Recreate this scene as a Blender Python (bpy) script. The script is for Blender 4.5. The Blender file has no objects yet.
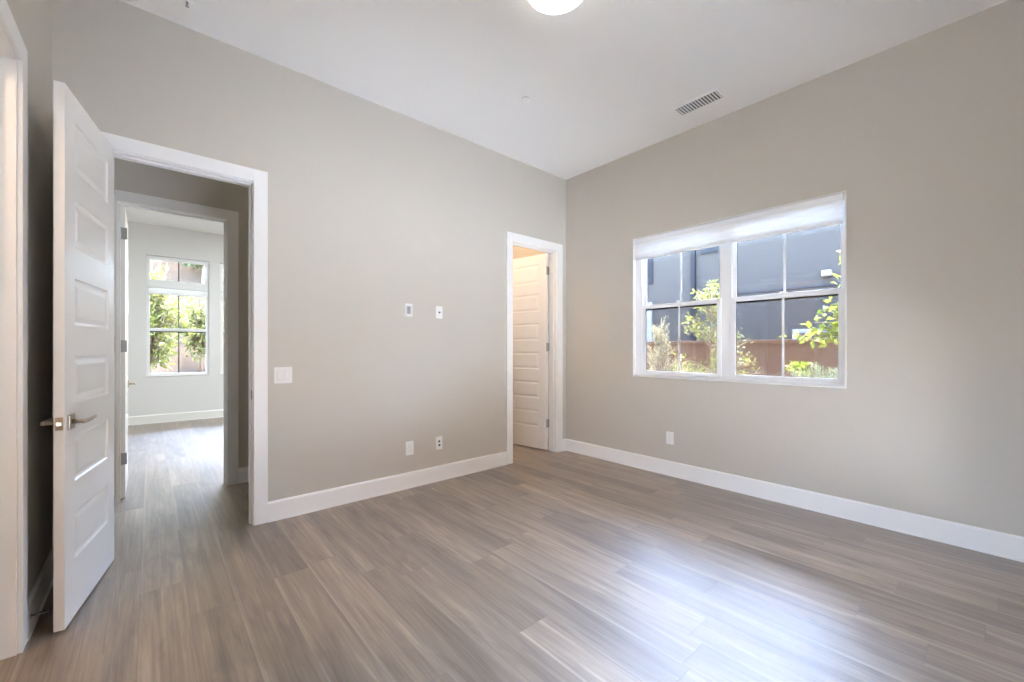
import bpy, math, random
from mathutils import Vector, Matrix
random.seed(7)
S = bpy.context.scene
COL = S.collection
PI = math.pi

# ------------------------------------------------------------------ camera
H_CAM = 1.256
cam = bpy.data.cameras.new('camera')
cam.sensor_fit = 'HORIZONTAL'
cam.sensor_width = 36.0
cam.lens = 414.0 / 1024.0 * 36.0
cam.shift_y = 8.0 / 1024.0
cam.clip_start = 0.02
cam.clip_end = 500
camo = bpy.data.objects.new('camera', cam)
camo.location = (0, 0, H_CAM)
camo.rotation_euler = (PI / 2, 0, math.radians(48.85 - 90))
COL.objects.link(camo)
S.camera = camo

# ------------------------------------------------------------------ view
S.view_settings.view_transform = 'Standard'
S.view_settings.look = 'None'
S.view_settings.gamma = 1
S.view_settings.use_curve_mapping = False
S.view_settings.exposure = 0.92
S.cycles.max_bounces = 14
S.cycles.diffuse_bounces = 7
S.cycles.glossy_bounces = 4
S.cycles.transparent_max_bounces = 24
S.cycles.use_denoising = True
S.cycles.sample_clamp_indirect = 12

# ------------------------------------------------------------------ sky and sun
SKY = 6.3
SUN = 21.0
world = bpy.data.worlds.new('sky')
S.world = world
world.use_nodes = True
wn = world.node_tree
wn.nodes.clear()
w_out = wn.nodes.new('ShaderNodeOutputWorld')
w_bg = wn.nodes.new('ShaderNodeBackground')
w_sky = wn.nodes.new('ShaderNodeTexSky')
w_sky.sky_type = 'NISHITA'
w_sky.sun_disc = False
w_sky.sun_elevation = math.radians(70)
w_sky.sun_rotation = math.radians(40)
w_sky.air_density = 1.0
w_sky.dust_density = 1.2
w_bg.inputs['Strength'].default_value = SKY
w_hs = wn.nodes.new('ShaderNodeHueSaturation')
w_hs.inputs['Saturation'].default_value = 0.92
wn.links.new(w_sky.outputs[0], w_hs.inputs['Color'])
wn.links.new(w_hs.outputs[0], w_bg.inputs['Color'])
wn.links.new(w_bg.outputs[0], w_out.inputs[0])
try:
    world.cycles.sampling_method = 'AUTOMATIC'
except Exception:
    pass
sun = bpy.data.lights.new('sun', 'SUN')
sun.energy = SUN
sun.angle = math.radians(0.6)
sun.color = (1.0, 0.95, 0.86)
suno = bpy.data.objects.new('sun', sun)
suno.rotation_euler = Vector((-0.24, -0.25, -1)).to_track_quat('-Z', 'Y').to_euler()
suno.location = (10, 12, 30)
COL.objects.link(suno)

def lamp(name, kind, loc, energy, color, size=0.2, size_y=None, aim=None):
    l = bpy.data.lights.new(name, kind)
    l.energy = energy
    l.color = color
    if kind == 'AREA':
        l.shape = 'RECTANGLE'
        l.size = size
        l.size_y = size_y or size
    else:
        l.shadow_soft_size = size
    o = bpy.data.objects.new(name, l)
    o.location = loc
    if aim:
        o.rotation_euler = Vector(aim).to_track_quat('-Z', 'Y').to_euler()
    COL.objects.link(o)
    return o

# lights of the neighbouring rooms, out of view; far room and hall ones added
FAR_FILL, CLOSET_LAMP, BATH_LAMP, DIFFUSER = 84.0, 17.0, 30.0, 34.0
LAMP_WARM = (1.0, 0.98, 0.95)
lamp('far_room_fill_light', 'AREA', (1.7, 6.3, 3.34), FAR_FILL, (0.86, 0.94, 1.0), 0.9, 0.9, (0, 0, -1))  # unseen light added to brighten the far room
lamp('closet_ceiling_lamp', 'POINT', (2.75, 4.2, 3.15), CLOSET_LAMP, (1.0, 0.73, 0.50), 0.1)
lamp('hall_fill_light', 'POINT', (1.5, 4.1, 3.2), 2.0, (1.0, 0.93, 0.84), 0.1)  # weak unseen light added to lift the dark hall
lamp('bath_ceiling_lamp', 'POINT', (-1.3, 2.0, 3.0), BATH_LAMP, (1.0, 0.72, 0.48), 0.1)

def portal(loc, sx, sy, aim):
    o = lamp('window_portal', 'AREA', loc, 1.0, (1, 1, 1), sx, sy, aim)
    o.data.cycles.is_portal = True
    return o
portal((4.05, 1.585, 1.70), 1.80, 1.48, (-1, 0, 0))
portal((2.1, -0.43, 0.72), 3.0, 1.25, (0, 1, 0))
portal((-0.54, 0.25, 1.35), 0.94, 2.0, (1, 0, 0))
portal((0.38, 9.40, 1.8), 0.86, 2.1, (0, -1, 0))
portal((1.40, 9.40, 1.8), 0.86, 2.1, (0, -1, 0))

# ================================================================== materials
def lin(r, g, b):
    def f(c):
        c /= 255.0
        return c / 12.92 if c <= 0.04045 else ((c + 0.055) / 1.055) ** 2.4
    return (f(r), f(g), f(b), 1)

class NT:
    def __init__(s, name):
        s.m = bpy.data.materials.new(name)
        s.m.use_nodes = True
        s.t = s.m.node_tree
        s.t.nodes.clear()
        s.out = s.t.nodes.new('ShaderNodeOutputMaterial')
    def n(s, typ, **kw):
        nd = s.t.nodes.new(typ)
        for k, v in kw.items():
            setattr(nd, k, v)
        return nd
    def l(s, a, b):
        s.t.links.new(a, b)
    def val(s, sock, v):
        if isinstance(v, (int, float, tuple, list)):
            sock.default_value = v
        else:
            s.l(v, sock)
    def math(s, op, a, b=None, c=None):
        nd = s.n('ShaderNodeMath', operation=op)
        s.val(nd.inputs[0], a)
        if b is not None: s.val(nd.inputs[1], b)
        if c is not None: s.val(nd.inputs[2], c)
        return nd.outputs[0]
    def comb(s, x, y, z):
        nd = s.n('ShaderNodeCombineXYZ')
        for i, v in enumerate((x, y, z)): s.val(nd.inputs[i], v)
        return nd.outputs[0]
    def white(s, vec):
        nd = s.n('ShaderNodeTexWhiteNoise', noise_dimensions='3D')
        s.l(vec, nd.inputs['Vector'])
        return nd
    def noise(s, vec, scale, detail=3, rough=0.5, dist=0.0):
        nd = s.n('ShaderNodeTexNoise')
        if vec is not None: s.l(vec, nd.inputs['Vector'])
        nd.inputs['Scale'].default_value = scale
        nd.inputs['Detail'].default_value = detail
        nd.inputs['Roughness'].default_value = rough
        nd.inputs['Distortion'].default_value = dist
        return nd.outputs['Fac']
    def ramp(s, fac, stops):
        nd = s.n('ShaderNodeValToRGB')
        s.l(fac, nd.inputs[0])
        e = nd.color_ramp.elements
        while len(e) < len(stops): e.new(0.5)
        for i, (p, c) in enumerate(stops):
            e[i].position = p
            e[i].color = c
        return nd.outputs[0]
    def mix(s, fac, a, b, mode='MIX'):
        nd = s.n('ShaderNodeMix', data_type='RGBA', blend_type=mode)
        s.val(nd.inputs['Factor'], fac)
        s.val(nd.inputs['A'] if False else nd.inputs[6], a)
        s.val(nd.inputs[7], b)
        return nd.outputs[2]
    def bsdf(s, color, rough=0.5, metal=0.0, spec=0.5, normal=None):
        nd = s.n('ShaderNodeBsdfPrincipled')
        s.val(nd.inputs['Base Color'], color)
        s.val(nd.inputs['Roughness'], rough)
        s.val(nd.inputs['Metallic'], metal)
        s.val(nd.inputs['Specular IOR Level'], spec)
        if normal is not None: s.l(normal, nd.inputs['Normal'])
        s.l(nd.outputs[0], s.out.inputs[0])
        return nd
    def bump(s, height, strength, dist=0.01):
        nd = s.n('ShaderNodeBump')
        nd.inputs['Strength'].default_value = strength
        nd.inputs['Distance'].default_value = dist
        s.l(height, nd.inputs['Height'])
        return nd.outputs[0]
    def pos(s):
        return s.n('ShaderNodeNewGeometry').outputs['Position']
    def objco(s):
        return s.n('ShaderNodeTexCoord').outputs['Object']
    def sep(s, v):
        nd = s.n('ShaderNodeSeparateXYZ')
        s.l(v, nd.inputs[0])
        return nd.outputs

def paint(name, col, rough=0.55, bump=0.08, scale=160, var=0.03, spec=0.4):
    t = NT(name)
    p = t.pos()
    n1 = t.noise(p, scale, 3, 0.6)
    n2 = t.noise(p, 1.3, 2, 0.5)
    dark = tuple(c * (1 - var) for c in col[:3]) + (1,)
    t.bsdf(t.mix(n2, dark, col), rough, 0, spec, t.bump(n1, bump, 0.004))
    return t.m

def plain(name, col, rough=0.4, metal=0.0, spec=0.5, scale=40, var=0.05):
    t = NT(name)
    n = t.noise(t.objco(), scale, 2)
    dark = tuple(c * (1 - var) for c in col[:3]) + (1,)
    t.bsdf(t.mix(n, dark, col), rough, metal, spec)
    return t.m

M_WALL = paint('greige_wall_paint', lin(197, 191, 180))
M_WALL_FAR = paint('pale_grey_wall_paint', lin(226, 226, 225))
M_CEIL = paint('white_ceiling_paint', lin(247, 246, 243), 0.7, 0.06)
M_TRIM = paint('white_trim_enamel', lin(236, 235, 232), 0.32, 0.02, 60, 0.01, 0.5)
M_DOOR = paint('white_door_enamel', lin(236, 234, 230), 0.3, 0.03, 90, 0.01, 0.5)
M_VINYL = paint('white_window_vinyl', lin(238, 239, 240), 0.3, 0.0, 60, 0.01, 0.5)
M_PLATE = plain('white_plate_plastic', lin(236, 235, 232), 0.35)
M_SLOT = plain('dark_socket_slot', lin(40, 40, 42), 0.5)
M_SHADOWGREY = plain('grey_recess_plastic', lin(150, 148, 145), 0.5)
M_NICKEL = plain('satin_nickel', lin(196, 186, 172), 0.34, 1.0)
M_STEEL = plain('brushed_steel_hinge', lin(170, 170, 170), 0.38, 0.9)
M_DARKSTEEL = plain('dark_steel_plate', lin(112, 108, 104), 0.4, 0.6)  # darker steel tone for the strike plate
M_DARKMETAL = plain('dark_bronze_metal', lin(48, 46, 46), 0.45, 0.6)
M_BARDARK = plain('backlit_dark_bar', lin(58, 56, 56), 0.5)  # dark tone paints the backlit shade of the far window bars

def floor_material():
    t = NT('vinyl_plank_floor')
    x, y, z = t.sep(t.pos())
    W, L = 0.1815, 1.22
    u = t.math('DIVIDE', t.math('SUBTRACT', x, 0.1425), W)
    row = t.math('FLOOR', u)
    fu = t.math('FRACT', u)
    r1 = t.white(t.comb(row, 3.7, 1.1)).outputs['Value']
    v = t.math('ADD', t.math('DIVIDE', y, L), t.math('MULTIPLY', r1, 7.31))
    col = t.math('FLOOR', v)
    fv = t.math('FRACT', v)
    wid = t.white(t.comb(row, col, 5.3))
    rid, rcol = wid.outputs['Value'], wid.outputs['Color']
    rs = t.sep(rcol)
    # distance to the seams in metres
    du = t.math('MULTIPLY', t.math('MINIMUM', fu, t.math('SUBTRACT', 1.0, fu)), W)
    dv = t.math('MULTIPLY', t.math('MINIMUM', fv, t.math('SUBTRACT', 1.0, fv)), L)
    d = t.math('MINIMUM', du, dv)
    seam = t.n('ShaderNodeMapRange')
    seam.inputs['From Min'].default_value = 0.0006
    seam.inputs['From Max'].default_value = 0.0032
    t.l(d, seam.inputs['Value'])
    seam = seam.outputs[0]
    # grain, shifted for each plank
    gx = t.math('ADD', t.math('MULTIPLY', x, 14.0), t.math('MULTIPLY', rs[0], 40.0))
    gy = t.math('ADD', t.math('MULTIPLY', y, 1.1), t.math('MULTIPLY', rs[1], 40.0))
    gv = t.comb(gx, gy, 0.0)
    g1 = t.noise(gv, 1.0, 6, 0.62, 0.6)
    gv2 = t.comb(t.math('MULTIPLY', gx, 6.0), t.math('MULTIPLY', gy, 1.6), 0.0)
    g2 = t.noise(gv2, 1.0, 4, 0.6, 0.2)
    bl = t.noise(t.comb(t.math('MULTIPLY', gx, 0.35), gy, 0.0), 1.3, 3, 0.55, 1.2)
    base = t.ramp(g1, [(0.30, lin(104, 89, 75)), (0.45, lin(134, 117, 100)), (0.58, lin(150, 133, 114)), (0.72, lin(176, 160, 142))])
    streak = t.ramp(g2, [(0.34, (0.72, 0.70, 0.69, 1)), (0.52, (1, 1, 1, 1)), (0.68, (1.22, 1.22, 1.22, 1))])
    base = t.mix(0.8, base, streak, 'MULTIPLY')
    kn = t.ramp(bl, [(0.30, (0.60, 0.57, 0.55, 1)), (0.46, (1, 1, 1, 1))])
    base = t.mix(0.75, base, kn, 'MULTIPLY')
    tone = t.ramp(rid, [(0.0, (0.72, 0.71, 0.71, 1)), (0.35, (0.92, 0.92, 0.92, 1)), (0.7, (1.05, 1.05, 1.05, 1)), (1.0, (1.22, 1.22, 1.22, 1))])
    base = t.mix(1.0, base, tone, 'MULTIPLY')
    base = t.mix(t.math('ADD', 0.45, t.math('MULTIPLY', seam, 0.55)), lin(110, 96, 86), base)
    edge = t.n('ShaderNodeMapRange')
    edge.inputs['From Min'].default_value = 0.03
    edge.inputs['From Max'].default_value = 0.11
    edge.inputs['To Min'].default_value = 1.0
    edge.inputs['To Max'].default_value = 0.0
    t.l(fu, edge.inputs['Value'])
    base = t.mix(t.math('MULTIPLY', edge.outputs[0], t.math('MULTIPLY', rs[2], 0.32)), base, lin(205, 190, 176))  # pale streak paints a bevel highlight along one side of each plank
    hgt = t.math('ADD', t.math('MULTIPLY', seam, 1.0), t.math('MULTIPLY', g2, 0.12))
    rough = t.math('ADD', 0.34, t.math('MULTIPLY', g1, 0.16))
    b = t.bsdf(base, rough, 0, 0.6, t.bump(hgt, 0.35, 0.0015))
    b.inputs['Coat Weight'].default_value = 1.0
    b.inputs['Coat IOR'].default_value = 1.8
    t.val(b.inputs['Coat Roughness'], t.math('ADD', 0.44, t.math('MULTIPLY', g1, 0.14)))
    t.l(t.bump(hgt, 0.25, 0.0012), b.inputs['Coat Normal'])
    return t.m
M_FLOOR = floor_material()

def glass():
    t = NT('window_glass')
    fr = t.n('ShaderNodeFresnel')
    fr.inputs['IOR'].default_value = 1.45
    tr = t.n('ShaderNodeBsdfTransparent')
    tr.inputs[0].default_value = (0.97, 0.98, 0.98, 1)
    gl = t.n('ShaderNodeBsdfGlossy')
    gl.inputs['Roughness'].default_value = 0.01
    mx = t.n('ShaderNodeMixShader')
    t.l(fr.outputs[0], mx.inputs[0])
    t.l(tr.outputs[0], mx.inputs[1])
    t.l(gl.outputs[0], mx.inputs[2])
    t.l(mx.outputs[0], t.out.inputs[0])
    return t.m
M_GLASS = glass()

def screen():
    t = NT('insect_screen_mesh')
    tr = t.n('ShaderNodeBsdfTransparent')
    df = t.n('ShaderNodeBsdfDiffuse')
    df.inputs[0].default_value = lin(70, 72, 76)
    n = t.noise(t.objco(), 900, 1)
    mx = t.n('ShaderNodeMixShader')
    t.val(mx.inputs[0], t.math('ADD', 0.15, t.math('MULTIPLY', n, 0.10)))
    t.l(tr.outputs[0], mx.inputs[1])
    t.l(df.outputs[0], mx.inputs[2])
    t.l(mx.outputs[0], t.out.inputs[0])
    return t.m
M_SCREEN = screen()

def shade_fabric():
    t = NT('white_pleated_fabric')
    n = t.noise(t.objco(), 300, 2)
    c = t.mix(n, (0.95, 0.945, 0.93, 1), (0.98, 0.975, 0.965, 1))
    df = t.n('ShaderNodeBsdfDiffuse')
    tl = t.n('ShaderNodeBsdfTranslucent')
    t.l(c, df.inputs[0]); t.l(c, tl.inputs[0])
    mx = t.n('ShaderNodeMixShader')
    mx.inputs[0].default_value = 0.32
    t.l(df.outputs[0], mx.inputs[1]); t.l(tl.outputs[0], mx.inputs[2])
    t.l(mx.outputs[0], t.out.inputs[0])
    return t.m
M_SHADE = shade_fabric()

def emitter(name, col, strength):
    t = NT(name)
    e = t.n('ShaderNodeEmission')
    e.inputs[0].default_value = tuple(col) + (1,)
    e.inputs[1].default_value = strength
    t.l(e.outputs[0], t.out.inputs[0])
    return t.m
M_DIFFUSER = emitter('lit_lamp_diffuser', LAMP_WARM, DIFFUSER)
M_RING = emitter('lit_lamp_ring', (1.0, 0.97, 0.93), 3.2)

def leaf_mat(name, c0, c1, trans=0.45):
    t = NT(name)
    geo = t.n('ShaderNodeNewGeometry')
    c = t.ramp(geo.outputs['Random Per Island'], [(0.0, c0), (1.0, c1)])
    p = t.n('ShaderNodeBsdfPrincipled')
    t.l(c, p.inputs['Base Color'])
    p.inputs['Roughness'].default_value = 0.5
    p.inputs['Specular IOR Level'].default_value = 0.3
    tl = t.n('ShaderNodeBsdfTranslucent')
    t.l(c, tl.inputs[0])
    mx = t.n('ShaderNodeMixShader')
    mx.inputs[0].default_value = trans
    t.l(p.outputs[0], mx.inputs[1]); t.l(tl.outputs[0], mx.inputs[2])
    t.l(mx.outputs[0], t.out.inputs[0])
    return t.m
M_LEAF_Y = leaf_mat('yellow_green_leaves', lin(79, 87, 33), lin(114, 110, 58))
M_LEAF_G = leaf_mat('bright_green_leaves', lin(77, 96, 26), lin(145, 144, 53))
M_LEAF_T = leaf_mat('tan_dry_leaves', lin(102, 96, 70), lin(138, 131, 103))
M_LEAF_R = leaf_mat('grey_green_needles', lin(68, 82, 55), lin(110, 121, 87), 0.25)
M_LEAF_D = leaf_mat('deep_green_leaves', lin(39, 52, 28), lin(69, 79, 44), 0.3)
M_BARK = plain('grey_brown_bark', lin(118, 100, 84), 0.85, 0, 0.2, 30, 0.4)
def stucco(name, col):
    t = NT(name)
    p = t.pos()
    n1 = t.noise(p, 55, 5, 0.65)
    n2 = t.noise(p, 1.1, 4, 0.6, 0.5)
    dark = tuple(c * 0.86 for c in col[:3]) + (1,)
    t.bsdf(t.mix(n2, dark, col), 0.9, 0, 0.15, t.bump(n1, 0.35, 0.012))
    return t.m
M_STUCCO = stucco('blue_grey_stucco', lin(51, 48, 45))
M_STUCCO_OWN = stucco('greige_stucco', lin(170, 160, 146))
def blocks():
    t = NT('tan_split_face_block')
    x, y, z = t.sep(t.pos())
    br = t.n('ShaderNodeTexBrick')
    t.l(t.comb(y, z, 0.0), br.inputs['Vector'])
    br.inputs['Scale'].default_value = 1.0
    br.inputs['Brick Width'].default_value = 0.40
    br.inputs['Row Height'].default_value = 0.20
    br.inputs['Mortar Size'].default_value = 0.006
    br.inputs['Color1'].default_value = lin(66, 48, 35)
    br.inputs['Color2'].default_value = lin(72, 54, 40)
    br.inputs['Mortar'].default_value = lin(68, 53, 43)
    n = t.noise(t.pos(), 45, 5, 0.7)
    c = t.mix(t.math('MULTIPLY', n, 0.5), br.outputs['Color'], lin(190, 176, 166), 'MULTIPLY')
    t.bsdf(c, 0.95, 0, 0.1, t.bump(n, 0.6, 0.02))
    return t.m
M_BLOCK = blocks()
def soil(name, a, b, s=3.0):
    t = NT(name)
    p = t.pos()
    n = t.noise(p, s, 6, 0.7, 0.4)
    n2 = t.noise(p, 40, 3, 0.6)
    t.bsdf(t.ramp(n, [(0.3, a), (0.7, b)]), 1.0, 0, 0.05, t.bump(n2, 0.5, 0.03))
    return t.m
M_SOIL = soil('bark_mulch_ground', lin(88, 74, 61), lin(128, 110, 93))
M_BOUNCE = soil('pale_bounce_ground', lin(216, 213, 208), lin(228, 226, 222), 1.5)  # unseen ground kept pale to bounce sunlight up through the windows
M_HILL = soil('dry_grass_hillside', lin(52, 43, 35), lin(69, 58, 48), 0.8)

# ================================================================== mesh helpers
class MB:
    def __init__(s):
        s.v, s.f = [], []
    def face(s, pts):
        b = len(s.v)
        s.v += [tuple(p) for p in pts]
        s.f.append(tuple(range(b, b + len(pts))))
    def box(s, x0, x1, y0, y1, z0, z1):
        b = len(s.v)
        s.v += [(x, y, z) for z in (z0, z1) for y in (y0, y1) for x in (x0, x1)]
        for q in ((0, 2, 3, 1), (4, 5, 7, 6), (0, 1, 5, 4), (2, 6, 7, 3), (0, 4, 6, 2), (1, 3, 7, 5)):
            s.f.append(tuple(b + i for i in q))
        return s
    def extrude(s, prof, origin, u, v, w, length):
        """profile (a,b) in axes u,v pushed length along w"""
        o, u, v, w = Vector(origin), Vector(u), Vector(v), Vector(w)
        b = len(s.v)
        n = len(prof)
        for k in (0, 1):
            for a, c in prof:
                s.v.append(tuple(o + u * a + v * c + w * (length * k)))
        s.f.append(tuple(b + i for i in range(n - 1, -1, -1)))
        s.f.append(tuple(b + n + i for i in range(n)))
        for i in range(n):
            j = (i + 1) % n
            s.f.append((b + i, b + j, b + n + j, b + n + i))
        return s
    def tube(s, pts, rad, n=10, caps=True):
        pts = [Vector(p) for p in pts]
        if not isinstance(rad, (list, tuple)): rad = [rad] * len(pts)
        b = len(s.v)
        prev = None
        for i, p in enumerate(pts):
            d = (pts[min(i + 1, len(pts) - 1)] - pts[max(i - 1, 0)]).normalized()
            if prev is None:
                a = Vector((0, 0, 1)) if abs(d.z) < 0.9 else Vector((1, 0, 0))
                u = d.cross(a).normalized()
            else:
                u = (prev - d * prev.dot(d)).normalized()
            prev = u
            w = d.cross(u)
            for k in range(n):
                t = 2 * PI * k / n
                s.v.append(tuple(p + (u * math.cos(t) + w * math.sin(t)) * rad[i]))
        for i in range(len(pts) - 1):
            for k in range(n):
                k2 = (k + 1) % n
                s.f.append((b + i * n + k, b + i * n + k2, b + (i + 1) * n + k2, b + (i + 1) * n + k))
        if caps:
            s.f.append(tuple(b + k for k in range(n - 1, -1, -1)))
            e = b + (len(pts) - 1) * n
            s.f.append(tuple(e + k for k in range(n)))
        return s
    def lathe(s, prof, c, n=40):
        """profile of (radius, z) about the vertical through c"""
        b = len(s.v)
        for r, z in prof:
            for k in range(n):
                t = 2 * PI * k / n
                s.v.append((c[0] + r * math.cos(t), c[1] + r * math.sin(t), c[2] + z))
        for i in range(len(prof) - 1):
            for k in range(n):
                k2 = (k + 1) % n
                s.f.append((b + i * n + k, b + i * n + k2, b + (i + 1) * n + k2, b + (i + 1) * n + k))
        s.f.append(tuple(b + k for k in range(n)))
        e = b + (len(prof) - 1) * n
        s.f.append(tuple(e + k for k in range(n - 1, -1, -1)))
        return s
    def build(s, name, mat, parent=None, bevel=0, smooth=False, loc=None, fix=True):
        me = bpy.data.meshes.new(name)
        me.from_pydata(s.v, [], s.f)
        if fix:
            import bmesh
            bm = bmesh.new()
            bm.from_mesh(me)
            bmesh.ops.recalc_face_normals(bm, faces=bm.faces)
            bm.to_mesh(me)
            bm.free()
        me.materials.append(mat)
        if smooth:
            me.polygons.foreach_set('use_smooth', [True] * len(me.polygons))
        me.update()
        o = bpy.data.objects.new(name, me)
        COL.objects.link(o)
        if parent: o.parent = parent
        if loc: o.location = loc
        if bevel:
            md = o.modifiers.new('bevel', 'BEVEL')
            md.width = bevel
            md.segments = 2
            md.limit_method = 'ANGLE'
            md.angle_limit = math.radians(40)
        return o

def tag(o, label, cat, group=None, kind=None):
    o['label'] = label
    o['category'] = cat
    if group: o['group'] = group
    if kind: o['kind'] = kind
    return o
def struct(o, label, cat):
    return tag(o, label, cat, None, 'structure')
def empty(name, loc=(0, 0, 0), rz=0.0):
    o = bpy.data.objects.new(name, None)
    o.empty_display_size = 0.1
    o.location = loc
    o.rotation_euler = (0, 0, rz)
    COL.objects.link(o)
    return o

# ================================================================== dimensions
XW, XE, YS, YN, ZC = -0.412, 3.885, -0.30, 3.43, 3.354
YH0, YH1 = 3.55, 4.60           # hall
YF0, YF1 = 4.72, 9.25           # far room
XEO, YFO = 4.065, 9.43          # outer faces
DH = 2.44
D1 = (-0.19, 0.546)             # doorway to the hall, jamb faces
D2 = (3.004, 3.716)             # closet doorway
D3 = (1.88, 2.612)              # west doorway (along Y)
D4 = (-0.195, 0.527)            # far-room doorway
WY0, WY1, WZ0, WZ1 = 0.680, 2.481, 0.963, 2.431
FW = ((-0.05, 0.805), (0.97, 1.825))
FZ0, FZ1 = 0.79, 2.84
JT = 0.018                      # jamb thickness

# ================================================================== room shell
fl = MB().box(XW - 0.12, XEO, YS - 0.12, YFO, -0.12, 0.0).box(-2.4, XW - 0.12, 0.9, YFO, -0.12, 0.0)
struct(fl.build('floor', M_FLOOR), 'grey-brown wood-look plank floor running through the bedroom and the hall', 'floor')
ce = MB().box(XW - 0.12, XEO, YS - 0.12, YFO, ZC, ZC + 0.14).box(-2.4, XW - 0.12, 0.9, YFO, ZC, ZC + 0.14)
struct(ce.build('ceiling', M_CEIL), 'smooth white painted ceiling over the room', 'ceiling')

def wall_x(x0, x1, y0, y1, holes):
    """wall running along X with holes (a, b, z0, z1)"""
    m = MB()
    x = x0
    for a, b, z0, z1 in holes:
        m.box(x, a, y0, y1, 0, ZC)
        if z0 > 0: m.box(a, b, y0, y1, 0, z0)
        m.box(a, b, y0, y1, z1, ZC)
        x = b
    m.box(x, x1, y0, y1, 0, ZC)
    return m
def wall_y(y0, y1, x0, x1, holes):
    m = MB()
    y = y0
    for a, b, z0, z1 in holes:
        m.box(x0, x1, y, a, 0, ZC)
        if z0 > 0: m.box(x0, x1, a, b, 0, z0)
        m.box(x0, x1, a, b, z1, ZC)
        y = b
    m.box(x0, x1, y, y1, 0, ZC)
    return m
def hole(d): return (d[0] - JT, d[1] + JT, 0, DH + JT)

struct(wall_x(-2.4, XE, YN, YH0, [hole(D1), hole(D2)]).build('wall_north', M_WALL), 'long greige wall with the hall doorway, switch and outlet plates', 'wall')
struct(wall_y(YS - 0.12, YFO, XE, XEO, [(WY0, WY1, WZ0, WZ1)]).build('wall_east', M_WALL), 'greige wall holding the wide twin window', 'wall')
WW = (-0.22, 0.72, 0.35, 2.35)   # added unseen window beside the camera, for fill daylight
struct(wall_y(YS, YN, XW - 0.12, XW, [(WW[0], WW[1], WW[2], WW[3]), hole(D3)]).build('wall_west', M_WALL), 'narrow greige wall behind the open paneled door at the photo edge', 'wall')
SW = (0.6, 3.6, 0.1, 1.35)     # added unseen window behind the camera, for fill daylight
struct(wall_x(XW - 0.12, XE, YS - 0.12, YS, [SW]).build('wall_south', M_WALL), 'greige wall behind the camera', 'wall')
struct(wall_x(-2.4, XE, YH1, YF0, [hole(D4)]).build('wall_hall', M_WALL), 'shaded greige hall wall around the second doorway', 'wall')
struct(wall_x(-1.62, XE, YF1, YFO, [(FW[0][0], FW[0][1], FZ0, FZ1), (FW[1][0], FW[1][1], FZ0, FZ1)]).build('wall_far', M_WALL_FAR), 'bright far wall of the room beyond the hall, holding a tall window', 'wall')
struct(wall_y(YH0, YH1, 2.10, 2.22, []).build('wall_closet', M_WALL), 'partition between hall and closet', 'wall')
struct(wall_y(YH0, YH1, -1.62, -1.50, []).build('wall_hall_end', M_WALL), 'end wall of the hall', 'wall')
struct(wall_y(YF0, YF1, -1.62, -1.50, []).build('wall_far_west', M_WALL_FAR), 'side wall of the room beyond the hall', 'wall')
struct(wall_y(0.9, YN, -2.4, -2.28, []).build('wall_bath', M_WALL), 'outer wall of the room through the near doorway', 'wall')
struct(wall_x(-2.28, XW - 0.12, 0.9, 1.02, []).build('wall_bath_end', M_WALL), 'end wall of the room through the near doorway', 'wall')
rf = MB()
rf.box(XW - 0.3, XEO + 0.62, YS - 0.3, YFO + 0.62, 3.50, 3.62)
struct(rf.build('roof', M_STUCCO_OWN), 'overhanging roof slab above the room', 'roof')

# ------------------------------------------------------------------ baseboards
BBH, BBT = 0.145, 0.015
BB_PROF = [(0, 0), (0.020, 0), (0.020, 0.006), (BBT, 0.014), (BBT, BBH - 0.012), (BBT - 0.006, BBH - 0.002), (0.004, BBH), (0, BBH)]
def base_x(name, x0, x1, y, side, label):
    o = MB().extrude(BB_PROF, (x0, y, 0.001), (0, side, 0), (0, 0, 1), (1, 0, 0), x1 - x0).build(name, M_TRIM)
    return struct(o, label, 'baseboard')
def base_y(name, y0, y1, x, side, label):
    o = MB().extrude(BB_PROF, (x, y0, 0.001), (side, 0, 0), (0, 0, 1), (0, 1, 0), y1 - y0).build(name, M_TRIM)
    return struct(o, label, 'baseboard')
CW, CT, RV = 0.088, 0.016, 0.006
base_x('baseboard_north', D1[1] + RV + CW, D2[0] - RV - CW, YN, -1, 'tall white baseboard along the wall with the outlet plates')
base_x('baseboard_north_corner', D2[1] + RV + CW, XE - BBT, YN, -1, 'short white baseboard between closet casing and room corner')
base_x('baseboard_north_end', XW + BBT, D1[0] - RV - CW, YN, -1, 'short white baseboard behind the open paneled door')
base_y('baseboard_east', YS, YN - 0.0005, XE, -1, 'tall white baseboard under the twin window')
base_y('baseboard_west', D3[1] + RV + CW, YN - 0.0005, XW, 1, 'white baseboard behind the open paneled door, with door stop')
base_y('baseboard_west_near', YS, D3[0] - RV - CW, XW, 1, 'white baseboard beside the near doorway')
base_x('baseboard_south', XW, XE, YS, 1, 'white baseboard behind the camera')
base_x('baseboard_hall', D4[1] + RV + CW, 2.10, YH1, -1, 'white baseboard in the shaded hall right of the second doorway')
base_x('baseboard_hall_end', -1.5, D4[0] - RV - CW, YH1, -1, 'white baseboard in the shaded hall left of the second doorway')
base_x('baseboard_far', -1.5, XE, YF1, -1, 'white baseboard under the tall window in the far room')

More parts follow.
